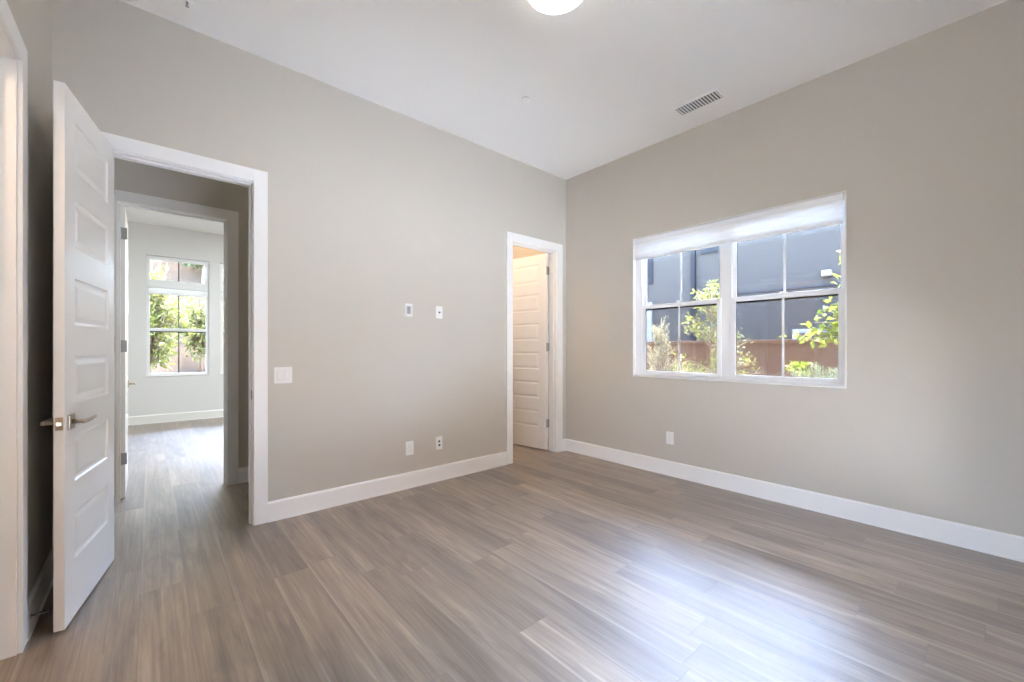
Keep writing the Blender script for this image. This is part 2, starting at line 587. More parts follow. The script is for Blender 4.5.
# ------------------------------------------------------------------ door frames
def hinge_set(parent, x, y, dirs, T=0.035):
    """three hinges at local (x, y): knuckle and two leaves along dirs"""
    for z in (0.34, 1.28, 2.22):
        m = MB()
        m.tube([(x, y, z - 0.05), (x, y, z + 0.05)], 0.0075, 12)
        m.tube([(x, y, z + 0.05), (x, y, z + 0.056)], [0.0075, 0.004], 12)
        m.tube([(x, y, z - 0.056), (x, y, z - 0.05)], [0.004, 0.0075], 12)
        for (dx, dy) in dirs:
            u = Vector((dx, dy, 0)).normalized()
            w = Vector((-u.y, u.x, 0))
            o = Vector((x, y, 0))
            q = [o + u * 0.004 - w * 0.0015, o + u * 0.042 - w * 0.0015, o + u * 0.042 + w * 0.0015, o + u * 0.004 + w * 0.0015]
            b = len(m.v)
            for zz in (z - 0.048, z + 0.048):
                m.v += [(p.x, p.y, zz) for p in q]
            m.f += [(b, b + 3, b + 2, b + 1), (b + 4, b + 5, b + 6, b + 7)] + [(b + i, b + (i + 1) % 4, b + 4 + (i + 1) % 4, b + 4 + i) for i in range(4)]
        m.build('hinge', M_STEEL, parent)

def frame_x(name, d, y0, y1, label, stop_y, both=True):
    """cased frame in a wall that runs along X"""
    r = empty(name, ((d[0] + d[1]) / 2, (y0 + y1) / 2, 0))
    struct(r, label, 'door frame')
    ox, oy = r.location.x, r.location.y
    a, b = d[0] - ox, d[1] - ox
    s0, s1 = y0 - oy, y1 - oy
    j = MB()
    j.box(a - JT, a, s0, s1, 0.001, DH + JT)
    j.box(b, b + JT, s0, s1, 0.001, DH + JT)
    j.box(a, b, s0, s1, DH, DH + JT)
    j.build('jamb', M_TRIM, r, 0.0015)
    st = MB()
    p0, p1 = stop_y[0] - oy, stop_y[1] - oy
    st.box(a, a + 0.012, p0, p1, 0.001, DH - 0.012)
    st.box(b - 0.012, b, p0, p1, 0.001, DH - 0.012)
    st.box(a, b, p0, p1, DH - 0.012, DH)
    st.build('stop', M_TRIM, r, 0.002)
    for (q0, q1) in ((s0 - CT, s0), (s1, s1 + CT)):
        for nm, bx in (('casing', (a - RV - CW, a - RV, 0.001, DH + RV + CW)), ('casing', (b + RV, b + RV + CW, 0.001, DH + RV + CW)), ('head_casing', (a - RV, b + RV, DH + RV, DH + RV + CW))):
            MB().box(bx[0], bx[1], q0, q1, bx[2], bx[3]).build(nm, M_TRIM, r, 0.0025)
    return r

f1 = frame_x('trim_1', D1, YN, YH0, 'white flat casing around the wide hall doorway', (3.468, 3.50))
sp = MB().box(-0.001, 0.0015, -0.014, 0.014, -0.03, 0.03)
sp.box(-0.0045, 0.0015, -0.014, -0.0185, -0.022, 0.022)
sp.build('strike_plate', M_DARKSTEEL, f1, 0, False, (D1[1] - f1.location.x - 0.0015, 3.448 - f1.location.y, 0.93))
f2 = frame_x('trim_2', D2, YN, YH0, 'white flat casing around the narrow closet doorway by the corner', (3.475, 3.51))
f3 = frame_x('trim_4', D4, YH1, YF0, 'grey-shaded casing of the second doorway across the hall', (4.645, 4.68))
# west frame (wall along Y)
f4 = empty('trim_3', ((XW - 0.06), (D3[0] + D3[1]) / 2, 0))
struct(f4, 'white casing of the doorway cut by the left photo edge', 'door frame')
ox, oy = f4.location.x, f4.location.y
a, b = D3[0] - oy, D3[1] - oy
s0, s1 = XW - 0.12 - ox, XW - ox
j = MB()
j.box(s0, s1, a - JT, a, 0.001, DH + JT)
j.box(s0, s1, b, b + JT, 0.001, DH + JT)
j.box(s0, s1, a, b, DH, DH + JT)
j.build('jamb', M_TRIM, f4, 0.0015)
st = MB()
st.box(s0 + 0.04, s0 + 0.075, a, a + 0.012, 0.001, DH - 0.012)
st.box(s0 + 0.04, s0 + 0.075, b - 0.012, b, 0.001, DH - 0.012)
st.box(s0 + 0.04, s0 + 0.075, a, b, DH - 0.012, DH)
st.build('stop', M_TRIM, f4, 0.002)
for (q0, q1) in ((s0 - CT, s0), (s1, s1 + CT)):
    for nm, bx in (('casing', (a - RV - CW, a - RV, 0.001, DH + RV + CW)), ('casing', (b + RV, b + RV + CW, 0.001, DH + RV + CW)), ('head_casing', (a - RV, b + RV, DH + RV, DH + RV + CW))):
        MB().box(q0, q1, bx[0], bx[1], bx[2], bx[3]).build(nm, M_TRIM, f4, 0.0025)

# ------------------------------------------------------------------ door leaves
PANELS = [(2.20, 0.118), (1.838, 0.110), (1.475, 0.110), (1.112, 0.110), (0.748, 0.108), (0.385, 0.108)]
def leaf_mesh(W, T=0.035, H=2.436, z0=0.012):
    """leaf from x=0 (hinge) to W; faces y=0 and y=T; six raised panels on each face"""
    m = MB()
    px0, px1 = 0.118, W - 0.118
    zs = [z0]
    for c, hh in sorted(PANELS):
        zs += [c - hh, c + hh]
    zs.append(H)
    rings = [(0, 0), (0.005, 0.007), (0.014, 0.010), (0.020, 0.010), (0.042, 0.003)]
    for y, sg in ((0.0, 1), (T, -1)):
        def V(x, z, d=0.0): return (x, y + sg * d, z)
        m.face([V(0, z0), V(px0, z0), V(px0, H), V(0, H)])
        m.face([V(px1, z0), V(W, z0), V(W, H), V(px1, H)])
        for i in range(0, len(zs), 2):
            m.face([V(px0, zs[i]), V(px1, zs[i]), V(px1, zs[i + 1]), V(px0, zs[i + 1])])
        for i in range(1, len(zs) - 1, 2):
            za, zb = zs[i], zs[i + 1]
            prev = None
            for ins, d in rings:
                q = [V(px0 + ins, za + ins, d), V(px1 - ins, za + ins, d), V(px1 - ins, zb - ins, d), V(px0 + ins, zb - ins, d)]
                if prev:
                    for k in range(4):
                        k2 = (k + 1) % 4
                        m.face([prev[k], prev[k2], q[k2], q[k]])
                prev = q
            m.face(prev)
    m.face([(0, 0, z0), (0, T, z0), (0, T, H), (0, 0, H)])
    m.face([(W, 0, z0), (W, T, z0), (W, T, H), (W, 0, H)])
    m.face([(0, 0, z0), (W, 0, z0), (W, T, z0), (0, T, z0)])
    m.face([(0, 0, H), (W, 0, H), (W, T, H), (0, T, H)])
    return m
def weld(o):
    import bmesh
    bm = bmesh.new()
    bm.from_mesh(o.data)
    bmesh.ops.remove_doubles(bm, verts=bm.verts, dist=1e-5)
    bmesh.ops.recalc_face_normals(bm, faces=bm.faces)
    bm.to_mesh(o.data)
    bm.free()
def lever(parent, x, y, sg, z=0.925, toward=-1):
    """square rose and lever on the face at local y, pointing outwards along sg"""
    h = MB().box(x - 0.033, x + 0.033, min(y, y + sg * 0.009), max(y, y + sg * 0.009), z - 0.033, z + 0.033).build('handle', M_NICKEL, parent, 0.002)
    m = MB()
    m.tube([(x, y + sg * 0.009, z), (x, y + sg * 0.036, z), (x, y + sg * 0.046, z)], [0.011, 0.010, 0.010], 16)
    d = toward
    m.tube([(x - d * 0.012, y + sg * 0.046, z), (x + d * 0.02, y + sg * 0.050, z), (x + d * 0.06, y + sg * 0.054, z + 0.001), (x + d * 0.112, y + sg * 0.054, z + 0.004), (x + d * 0.130, y + sg * 0.052, z + 0.006)], [0.010, 0.0105, 0.009, 0.0075, 0.006], 14)
    m.build('lever', M_NICKEL, h, 0, True)
    return h
def door(name, loc, rz, W, label, T=0.035, hinge_y=0.0):
    r = empty(name, loc, rz)
    struct(r, label, 'door')
    lf = leaf_mesh(W, T).build('leaf', M_DOOR, r, 0, False, None, False)
    weld(lf)
    lever(r, W - 0.060, 0.0, -1)
    lever(r, W - 0.060, T, 1)
    lp = MB().box(W - 0.0005, W + 0.0012, T / 2 - 0.0125, T / 2 + 0.0125, 0.925 - 0.0285, 0.925 + 0.0285).build('latch_plate', M_NICKEL, r, 0.0005)
    MB().extrude([(0, -0.007), (0.009, -0.007), (0.003, 0.007), (0, 0.007)], (W + 0.0012, T / 2, 0.925 - 0.008), (1, 0, 0), (0, 1, 0), (0, 0, 1), 0.016).build('latch_bolt', M_NICKEL, lp)
    return r

# door_1: hinged on the left jamb of the hall doorway, swung about 100 degrees into the bedroom
door_w = 0.722
d1 = door('door_1', (-0.1945, 3.403, 0), math.radians(-100.0), door_w, 'open white six-panel door standing into the bedroom, with lever handle')
hinge_set(d1, -0.003, -0.006, ((0, 1),))
# door_2: closet door, hinged on the right jamb, swung into the closet
d2 = door('door_2', (3.710, 3.560, 0), math.radians(98.5), 0.700, 'open six-panel door inside the warm-lit closet doorway by the corner')
hinge_set(d2, -0.004, 0.040, ((0, -1), (-0.15, -1)))
# door_3: door of the far room, swung 90 degrees inward, seen almost edge-on
d3 = door('door_3', (-0.157, 4.737, 0), math.radians(90.3), 0.708, 'open door of the room beyond the hall, seen almost edge-on')
hinge_set(d3, -0.005, 0.031, ((0, -1),))

# ------------------------------------------------------------------ east twin window
GX0, GX1 = 3.945, 3.985     # lower sash inner / upper sash
w1 = empty('window_1', (3.97, (WY0 + WY1) / 2, WZ0))
struct(w1, 'wide white twin single-hung window with grid bars', 'window')
oy, oz, oxx = w1.location.y, WZ0, 3.97
def W1box(m, x0, x1, y0, y1, z0, z1): return m.box(x0 - oxx, x1 - oxx, y0 - oy, y1 - oy, z0 - oz, z1 - oz)
rv = MB()
W1box(rv, XE - 0.004, 3.93, WY1 - 0.008, WY1, WZ0, WZ1)
W1box(rv, XE - 0.004, 3.93, WY0, WY0 + 0.008, WZ0, WZ1)
W1box(rv, XE - 0.004, 3.93, WY0 + 0.008, WY1 - 0.008, WZ1 - 0.008, WZ1)
rv.build('reveal', M_TRIM, w1, 0.001)
fr = MB()
W1box(fr, 3.93, 4.03, WY1 - 0.075, WY1, WZ0, WZ1)
W1box(fr, 3.93, 4.03, WY0, WY0 + 0.022, WZ0, WZ1)
W1box(fr, 3.93, 4.03, WY0 + 0.022, WY1 - 0.075, WZ0, WZ0 + 0.03)
W1box(fr, 3.93, 4.03, WY0 + 0.022, WY1 - 0.075, WZ1 - 0.016, WZ1)
fr.build('window_frame', M_VINYL, w1, 0.003)
sl = MB()
W1box(sl, XE - 0.010, 3.93, WY0 + 0.008, WY1 - 0.008, WZ0, WZ0 + 0.010)
sl.build('sill', M_TRIM, w1, 0.002)
ml = MB()
W1box(ml, 3.950, 4.03, 1.51, 1.598, WZ0 + 0.03, WZ1 - 0.016)
ml.build('mullion', M_VINYL, w1, 0.003)
def sash(y0, y1, z0, z1, x0, x1, st, bot, top):
    s = MB()
    W1box(s, x0, x1, y0, y0 + st, z0, z1)
    W1box(s, x0, x1, y1 - st, y1, z0, z1)
    W1box(s, x0, x1, y0 + st, y1 - st, z0, z0 + bot)
    W1box(s, x0, x1, y0 + st, y1 - st, z1 - top, z1)
    s = s.build('sash', M_VINYL, w1, 0.003)
    xm = (x0 + x1) / 2
    g = MB()
    W1box(g, xm - 0.002, xm + 0.002, y0 + st - 0.004, y1 - st + 0.004, z0 + bot - 0.004, z1 - top + 0.004)
    g.build('glass', M_GLASS, s)
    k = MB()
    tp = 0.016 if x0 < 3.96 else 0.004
    W1box(k, xm + 0.0025, xm + 0.006, y0 + st, y1 - st, z1 - top - tp, z1 - top)  # top strip paints the rail's shadow on the lower panes
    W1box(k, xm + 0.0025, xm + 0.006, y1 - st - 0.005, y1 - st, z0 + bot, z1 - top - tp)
    k.build('rail_shade_gasket', M_SLOT, s)
    ym = (y0 + y1) / 2
    b_ = MB()
    W1box(b_, xm - 0.007, xm - 0.0025, ym - 0.0085, ym + 0.0085, z0 + bot, z1 - top)
    b_.build('grid_bar', M_VINYL, s, 0.001)
    return s
MR = 1.69
for (y0, y1) in ((WY0 + 0.022, 1.51), (1.598, WY1 - 0.075)):
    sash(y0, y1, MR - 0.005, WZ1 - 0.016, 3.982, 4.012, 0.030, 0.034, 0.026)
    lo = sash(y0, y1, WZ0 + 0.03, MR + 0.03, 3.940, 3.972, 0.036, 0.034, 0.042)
    lk = MB()
    ym = (y0 + y1) / 2
    W1box(lk, 3.944, 3.966, ym - 0.03, ym + 0.03, MR + 0.0302, MR + 0.036)
    W1box(lk, 3.946, 3.958, ym - 0.008, ym + 0.022, MR + 0.036, MR + 0.044)
    lk.build('sash_lock', M_VINYL, lo, 0.001)
    sc = MB()
    W1box(sc, 4.020, 4.0212, y0 + 0.006, y1 - 0.006, WZ0 + 0.03, MR - 0.004)
    sc.build('insect_screen', M_SCREEN, w1)

# cellular shade pulled up in the head of the twin window
sh = empty('window_shade', (3.915, 1.585, 2.2))
tag(sh, 'white pleated shade pulled up in the head of the wide twin window', 'window shade')
hx, hy, hz = 3.915, 1.585, 2.2
MB().box(3.893 - hx, 3.928 - hx, 0.700 - hy, 2.470 - hy, 2.372 - hz, 2.421 - hz).build('headrail', M_VINYL, sh, 0.004)
pl = MB()
zz, n = 2.372, 4
prof = []
for i in range(n * 2 + 1):
    prof.append((0.0025 if i % 2 else 0.0, zz - i * (zz - 2.222) / (n * 2)))
back = [(0.018 + (0.0025 if not i % 2 else 0.0), z) for i, (x, z) in enumerate(prof)]
loop = prof + back[::-1]
pl.extrude([(x + 3.897 - hx, z - hz) for x, z in loop], (0, 0.704 - hy, 0), (1, 0, 0), (0, 0, 1), (0, 1, 0), 1.762)
pl.build('pleated_fabric', M_SHADE, sh)
MB().box(3.894 - hx, 3.927 - hx, 0.702 - hy, 2.468 - hy, 2.200 - hz, 2.222 - hz).build('bottom_rail', M_VINYL, sh, 0.004)

# ------------------------------------------------------------------ far room windows
def far_window(name, x0, x1, label, shade_label):
    r = empty(name, ((x0 + x1) / 2, 9.34, FZ0))
    struct(r, label, 'window')
    cx = (x0 + x1) / 2
    def B(m, a, b, y0, y1, z0, z1): return m.box(a - cx, b - cx, y0 - 9.34, y1 - 9.34, z0 - FZ0, z1 - FZ0)
    f = MB()
    y0, y1 = 9.30, 9.36
    B(f, x0, x0 + 0.045, y0, y1, FZ0, FZ1)
    B(f, x1 - 0.045, x1, y0, y1, FZ0, FZ1)
    B(f, x0 + 0.045, x1 - 0.045, y0, y1, FZ0, FZ0 + 0.05)
    B(f, x0 + 0.045, x1 - 0.045, y0, y1, FZ1 - 0.06, FZ1)
    B(f, x0 + 0.045, x1 - 0.045, y0, y1, 2.34, 2.44)
    f.build('window_frame', M_VINYL, r, 0.003)
    s = MB()
    B(s, x0 + 0.045, x1 - 0.045, 9.31, 9.35, 1.565, 1.615)
    s.build('meeting_rail', M_VINYL, r, 0.003)
    b = MB()
    B(b, cx - 0.009, cx + 0.009, 9.334, 9.346, FZ0 + 0.05, 1.565)
    B(b, cx - 0.009, cx + 0.009, 9.334, 9.346, 1.615, 2.34)
    B(b, cx - 0.009, cx + 0.009, 9.334, 9.346, 2.44, FZ1 - 0.06)
    B(b, x0 + 0.045, x1 - 0.045, 9.345, 9.353, 1.545, 1.565)
    b.build('grid_bar', M_BARDARK, r)
    g = MB()
    B(g, x0 + 0.04, x1 - 0.04, 9.328, 9.332, FZ0 + 0.045, FZ1 - 0.055)
    g.build('glass', M_GLASS, r)
    sl = MB()
    B(sl, x0, x1, YF1 - 0.012, 9.30, FZ0, FZ0 + 0.012)
    sl.build('sill', M_TRIM, r, 0.002)
    q = empty('window_shade', (cx, 9.28, 2.2))
    tag(q, shade_label, 'window shade')
    MB().box(-0.40, 0.40, -0.02, 0.015, 0.10, 0.14).build('headrail', M_VINYL, q, 0.004)
    m = MB()
    pr = [(0.008 if i % 2 else 0.0, 0.10 - i * 0.09 / 12) for i in range(13)]
    bk = [(0.018 + (0.008 if not i % 2 else 0), z) for i, (x, z) in enumerate(pr)]
    m.extrude([(x - 0.012, z) for x, z in pr + bk[::-1]], (-0.40, 0, 0), (0, 1, 0), (0, 0, 1), (1, 0, 0), 0.80)
    m.build('pleated_fabric', M_SHADE, q)
    MB().box(-0.40, 0.40, -0.018, 0.013, -0.012, 0.010).build('bottom_rail', M_VINYL, q, 0.004)
far_window('window_2', FW[0][0], FW[0][1], 'tall white window with transom in the room beyond the hall', 'white shade raised under the transom of the tall far window')
far_window('window_3', FW[1][0], FW[1][1], 'sliver of the second tall far window at the doorway casing', 'white shade raised in the second far window, mostly hidden')

w4 = empty('window_4_added', ((SW[0] + SW[1]) / 2, YS - 0.07, SW[2]))  # unseen window added to bring daylight onto ceiling and walls
struct(w4, 'wide white window added behind the camera to light the room', 'window')
m = MB()
hw, hh = (SW[1] - SW[0]) / 2, SW[3] - SW[2]
m.box(-hw, -hw + 0.05, -0.04, 0.03, 0, hh); m.box(hw - 0.05, hw, -0.04, 0.03, 0, hh)
m.box(-hw + 0.05, hw - 0.05, -0.04, 0.03, 0, 0.05); m.box(-hw + 0.05, hw - 0.05, -0.04, 0.03, hh - 0.05, hh)
m.box(-0.04, 0.04, -0.04, 0.03, 0.05, hh - 0.05)
m.build('window_frame', M_VINYL, w4, 0.003)
MB().box(-hw + 0.045, hw - 0.045, -0.004, 0.0, 0.045, hh - 0.045).build('glass', M_GLASS, w4)

w5 = empty('window_5_added', (XW - 0.06, (WW[0] + WW[1]) / 2, WW[2]))  # unseen window added to light the opposite wall
struct(w5, 'white window added beside the camera to light the facing wall', 'window')
m = MB()
hw, hh = (WW[1] - WW[0]) / 2, WW[3] - WW[2]
m.box(-0.05, 0.02, -hw, -hw + 0.05, 0, hh); m.box(-0.05, 0.02, hw - 0.05, hw, 0, hh)
m.box(-0.05, 0.02, -hw + 0.05, hw - 0.05, 0, 0.05); m.box(-0.05, 0.02, -hw + 0.05, hw - 0.05, hh - 0.05, hh)
m.build('window_frame', M_VINYL, w5, 0.003)
MB().box(-0.002, 0.002, -hw + 0.045, hw - 0.045, 0.045, hh - 0.045).build('glass', M_GLASS, w5)

# ================================================================== wall plates
def wall_pt(wall, u, z):
    return (u, YN, z) if wall == 'n' else (XE, u, z)
def plate_root(name, wall, u, z, label, cat):
    """root whose local -Y looks out of the wall into the room"""
    r = empty(name, wall_pt(wall, u, z), 0 if wall == 'n' else -PI / 2)
    tag(r, label, cat)
    return r
def rrect(w, h, y0, y1): return MB().box(-w / 2, w / 2, y0, y1, -h / 2, h / 2)
def disc(m, x, z, r, y0, y1, n=16): return m.tube([(x, y0, z), (x, y1, z)], r, n)

r = plate_root('light_switch', 'n', 0.7425, 1.0625, 'white double light switch plate beside the hall doorway casing', 'light switch')
rrect(0.120, 0.120, -0.006, 0).build('cover_plate', M_PLATE, r, 0.0025)
M_GAP = plain('pale_gap_plastic', lin(205, 203, 199), 0.5)
MB().box(-0.040, -0.007, -0.0085, -0.006, -0.033, 0.033).build('switch_gap', M_GAP, r)
k = MB().extrude([(-0.006, -0.031), (-0.0125, -0.030), (-0.0105, 0), (-0.0100, 0.031), (-0.006, 0.031)], (-0.0385, 0, 0), (0, 1, 0), (0, 0, 1), (1, 0, 0), 0.030)
k.build('rocker', M_PLATE, r)
MB().box(0.007, 0.040, -0.0085, -0.006, -0.033, 0.033).build('switch_gap', M_GAP, r)
k = MB().box(0.0085, 0.0385, -0.0105, -0.0085, -0.031, 0.031)
k.build('dimmer_face', M_PLATE, r, 0.001)
MB().box(0.031, 0.0365, -0.0145, -0.0105, -0.006, 0.020).build('dimmer_slider', M_PLATE, r, 0.001)

r = plate_root('recessed_cable_plate', 'n', 1.757, 1.607, 'white wall plate with open recessed slot, upper plate nearer the hall doorway', 'wall plate')
m = MB()
m.box(-0.037, 0.037, -0.006, 0, 0.034, 0.058); m.box(-0.037, 0.037, -0.006, 0, -0.058, -0.034)
m.box(-0.037, -0.018, -0.006, 0, -0.034, 0.034); m.box(0.018, 0.037, -0.006, 0, -0.034, 0.034)
m.build('cover_plate', M_PLATE, r, 0.001)
m = MB()
m.face([(-0.018, -0.0005, -0.034), (0.018, -0.0005, -0.034), (0.018, -0.0005, 0.034), (-0.018, -0.0005, 0.034)])
m.build('recess', M_SHADOWGREY, r)
m = MB().box(-0.010, 0.010, -0.004, -0.0005, -0.026, -0.002)
m.build('cable_flap', M_SLOT, r, 0.001) if False else None

r = plate_root('coaxial_wall_plate', 'n', 2.073, 1.604, 'white wall plate with one dark centre jack, upper plate nearer the closet', 'wall plate')
rrect(0.072, 0.116, -0.006, 0).build('cover_plate', M_PLATE, r, 0.0025)
disc(MB(), 0, 0, 0.0085, -0.014, -0.006).build('coaxial_jack', M_SLOT, r)
for z in (0.042, -0.042): disc(MB(), 0, z, 0.003, -0.0075, -0.006).build('screw', M_PLATE, r)

def duplex(wall, u, z, label):
    r = plate_root('wall_outlet', wall, u, z, label, 'outlet')
    rrect(0.078, 0.124, -0.006, 0).build('cover_plate', M_PLATE, r, 0.0025)
    MB().box(-0.0175, 0.0175, -0.0085, -0.006, -0.034, 0.034).build('receptacle', M_PLATE, r, 0.001)
    for s in (0.018, -0.018):
        m = MB()
        m.box(-0.0075, -0.0055, -0.0088, -0.0085, s - 0.003, s + 0.006)
        m.box(0.0055, 0.0075, -0.0088, -0.0085, s - 0.003, s + 0.005)
        m.tube([(0, -0.0088, s - 0.009), (0, -0.0085, s - 0.009)], 0.0028, 10)
        m.build('socket', M_SHADOWGREY, r)
    return r
duplex('n', 1.766, 0.360, 'white duplex outlet low on the wall nearer the hall doorway')
duplex('e', 2.062, 0.373, 'white duplex outlet low under the twin window')
r = plate_root('data_wall_plate', 'n', 2.072, 0.360, 'low white wall plate with two dark jacks, nearer the closet', 'wall plate')
rrect(0.072, 0.122, -0.006, 0).build('cover_plate', M_PLATE, r, 0.0025)
m = MB().extrude([(-0.009, 0.008), (0.009, 0.008), (0.009, 0.022), (0.0, 0.028), (-0.009, 0.022)], (0, -0.0075, 0), (1, 0, 0), (0, 0, 1), (0, 1, 0), 0.0015)
m.build('data_jack', M_SLOT, r)
disc(MB(), 0, -0.018, 0.0095, -0.013, -0.006).build('coaxial_jack', M_SLOT, r)

# door stop on the west baseboard
ds = empty('door_stop', (XW + BBT, 2.735, 0.095))
tag(ds, 'thin metal door stop on the baseboard behind the open paneled door', 'door stop')
m = MB().tube([(0, 0, 0), (0.006, 0, 0)], 0.011, 16)
m.build('mount', M_STEEL, ds)
m = MB().tube([(0.006, 0, 0), (0.060, 0, 0.002)], 0.0042, 12)
m.build('rod', M_DARKMETAL, ds)
m = MB().tube([(0.060, 0, 0.002), (0.066, 0, 0.002), (0.070, 0, 0.002)], [0.007, 0.0085, 0.0085], 14)
m.build('rubber_tip', M_SLOT, ds)

# ================================================================== ceiling things
LX, LY = 1.735, 1.60
cl = empty('ceiling_light', (LX, LY, ZC))
tag(cl, 'round flush ceiling light with glowing ring, lit, cut by the photo top', 'ceiling light')
MB().lathe([(0.120, 0), (0.168, -0.004), (0.172, -0.012), (0.172, -0.030), (0.165, -0.034)], (0, 0, 0), 64).build('base_ring', M_VINYL, cl, 0, False)
MB().lathe([(0.164, -0.0342), (0.172, -0.040), (0.176, -0.052), (0.172, -0.064), (0.160, -0.070), (0.146, -0.066), (0.143, -0.050), (0.146, -0.0345)], (0, 0, 0), 64).build('glow_ring', M_RING, cl, 0, True)
MB().lathe([(0.118, -0.0345), (0.117, -0.066), (0.105, -0.080), (0.08, -0.090), (0.045, -0.096), (0.005, -0.098)], (0, 0, 0), 64).build('centre_diffuser', M_DIFFUSER, cl, 0, True)

MB().lathe([(0.1455, -0.040), (0.1440, -0.062), (0.1200, -0.060), (0.1190, -0.040)], (0, 0, 0), 64).build('inner_trim', M_SHADOWGREY, cl, 0, False)
VX0, VX1, VY0, VY1 = 3.455, 3.592, 1.437, 1.788
av = empty('air_vent', ((VX0 + VX1) / 2, (VY0 + VY1) / 2, ZC))
tag(av, 'rectangular white air vent with dark slots on the ceiling above the window', 'air vent')
vw, vl = (VX1 - VX0) / 2, (VY1 - VY0) / 2
m = MB()
bw = 0.022
m.box(-vw - bw, vw + bw, vl, vl + bw, -0.006, 0); m.box(-vw - bw, vw + bw, -vl - bw, -vl, -0.006, 0)
m.box(-vw - bw, -vw, -vl, vl, -0.006, 0); m.box(vw, vw + bw, -vl, vl, -0.006, 0)
m.build('frame', M_CEIL, av, 0.0015)
m = MB()
m.face([(-vw, -vl, -0.0008), (vw, -vl, -0.0008), (vw, vl, -0.0008), (-vw, vl, -0.0008)])
m.build('duct_opening', M_SLOT, av)
NS = 14
for i in range(NS):
    y = -vl + (i + 0.5) * 2 * vl / NS
    MB().extrude([(-0.0075, -0.001), (0.002, -0.0075), (0.0035, -0.0065), (-0.006, -0.001)], (-vw, y, 0), (0, 1, 0), (0, 0, 1), (1, 0, 0), 2 * vw).build('slat', M_PLATE, av)

def cover(x, y, label):
    r = empty('sprinkler_cover', (x, y, ZC))
    tag(r, label, 'sprinkler')
    MB().lathe([(0.030, 0), (0.036, -0.001), (0.038, -0.004), (0.036, -0.0045)], (0, 0, 0), 32).build('collar', M_SHADOWGREY, r)
    MB().lathe([(0.040, -0.0075), (0.041, -0.009), (0.038, -0.011), (0.004, -0.0115)], (0, 0, 0), 32).build('cover_disc', M_CEIL, r, 0, True)
    MB().lathe([(0.016, -0.0045), (0.016, -0.0075)], (0, 0, 0), 16).build('stem', M_SHADOWGREY, r)
    return r
cover(2.372, 2.542, 'small round white sprinkler cover alone in the middle of the ceiling')
sk = empty('fire_sprinkler', (0.168, 3.17, ZC))
tag(sk, 'small sprinkler head on the ceiling above the hall doorway', 'sprinkler')
MB().lathe([(0.030, 0), (0.030, -0.003), (0.012, -0.006)], (0, 0, 0), 24).build('escutcheon', M_CEIL, sk)
MB().lathe([(0.007, -0.006), (0.007, -0.022), (0.004, -0.026), (0.003, -0.034)], (0, 0, 0), 16).build('body', M_STEEL, sk)
MB().lathe([(0.003, -0.030), (0.010, -0.0305), (0.010, -0.032), (0.002, -0.0325)], (0, 0, 0), 16).build('deflector', M_STEEL, sk)

# ================================================================== outside
GZ = -0.12
g = MB().box(-12, 30, -14, YS - 0.12, GZ - 0.3, GZ).box(-12, -2.4, YS - 0.12, 9, GZ - 0.3, GZ).box(-2.4, XW - 0.12, YS - 0.12, 0.9, GZ - 0.3, GZ)
struct(g.build('ground_garden', M_BOUNCE), 'unseen ground behind the camera, kept pale to bounce light indoors', 'ground')
g = MB().box(XEO, 5.15, YS - 0.12, 14, GZ - 0.3, GZ + 0.01)  # path added below the sill as a light reflector
struct(g.build('ground_bounce_path', M_BOUNCE), 'unseen pale path added below the twin window to bounce light up', 'ground')
g = MB().box(5.15, 30, YS - 0.12, 26, GZ - 0.3, GZ)
struct(g.build('ground_yard', M_BOUNCE), 'unseen side yard ground outside the twin window, made pale to bounce light', 'ground')
g = MB()
nx, ny = 24, 22
hv = lambda x, y: GZ - 0.02 + max(0.0, (y - 13.0)) * 0.95 * min(1, (y - 12.0) / 6 if y > 12 else 0) + 0.35 * math.sin(x * 0.7 + y * 0.4) * (1 if y > 14 else 0)
for i in range(nx):
    for k in range(ny):
        xs = [-12 + 16.06 * (i + d) / nx for d in (0, 1)]
        ys = [YFO + 24 * (k + d) / ny for d in (0, 1)]
        g.face([(xs[0], ys[0], hv(xs[0], ys[0])), (xs[1], ys[0], hv(xs[1], ys[0])), (xs[1], ys[1], hv(xs[1], ys[1])), (xs[0], ys[1], hv(xs[0], ys[1]))])
hill = g.build('hillside', M_HILL, None, 0, True)
weld(hill)
struct(hill, 'sunlit dry hillside outside the far room window', 'ground')

g = MB().box(-12, XEO + 6, -5.6, -5.3, GZ, 4.2)  # unseen wall added to keep low sky out of the south window
struct(g.build('wall_sky_block_south', M_SOIL), 'tall dark wall added behind the camera to block low sky', 'wall')

g = MB().box(-5.0, -4.7, -5.3, 12, GZ, 3.2)  # unseen wall added to cut low western sky light
struct(g.build('wall_sky_block_west', M_STUCCO_OWN), 'wall added beside the camera to block low sky', 'wall')

# neighbouring house
nh = empty('house', (9.0, 3.0, GZ))
tag(nh, 'pale blue-grey stucco house filling the view through the twin window', 'house')
def HB(x0, x1, y0, y1, z0, z1): return MB().box(x0 - 9, x1 - 9, y0 - 3, y1 - 3, z0 - GZ, z1 - GZ)
HB(9.0, 17, -7, 11, GZ, 3.80).build('stucco_wall', M_STUCCO, nh)
HB(8.975, 9.0, -7, 4.14, 2.370, 2.398).build('drip_band', plain('drip_band_metal', lin(36, 37, 41), 0.7, 0, 0.1), nh)
HB(8.94, 17.06, -7.06, 11.06, 3.80, 3.92).build('parapet_cap', plain('grey_parapet_cap', lin(110, 104, 100), 0.9), nh, 0.01)
M_PANE = plain('dark_house_window', lin(20, 22, 28), 0.6, 0, 0.1)
M_DSP = plain('dark_downspout_paint', lin(22, 23, 27), 0.6, 0, 0.1)
HB(8.93, 9.0, 4.17, 4.27, GZ, 3.80).build('downspout', M_DSP, nh, 0.01)
wv = HB(8.97, 9.0, 5.20, 6.4, 2.80, 3.70).build('window', M_DSP, nh, 0.006)
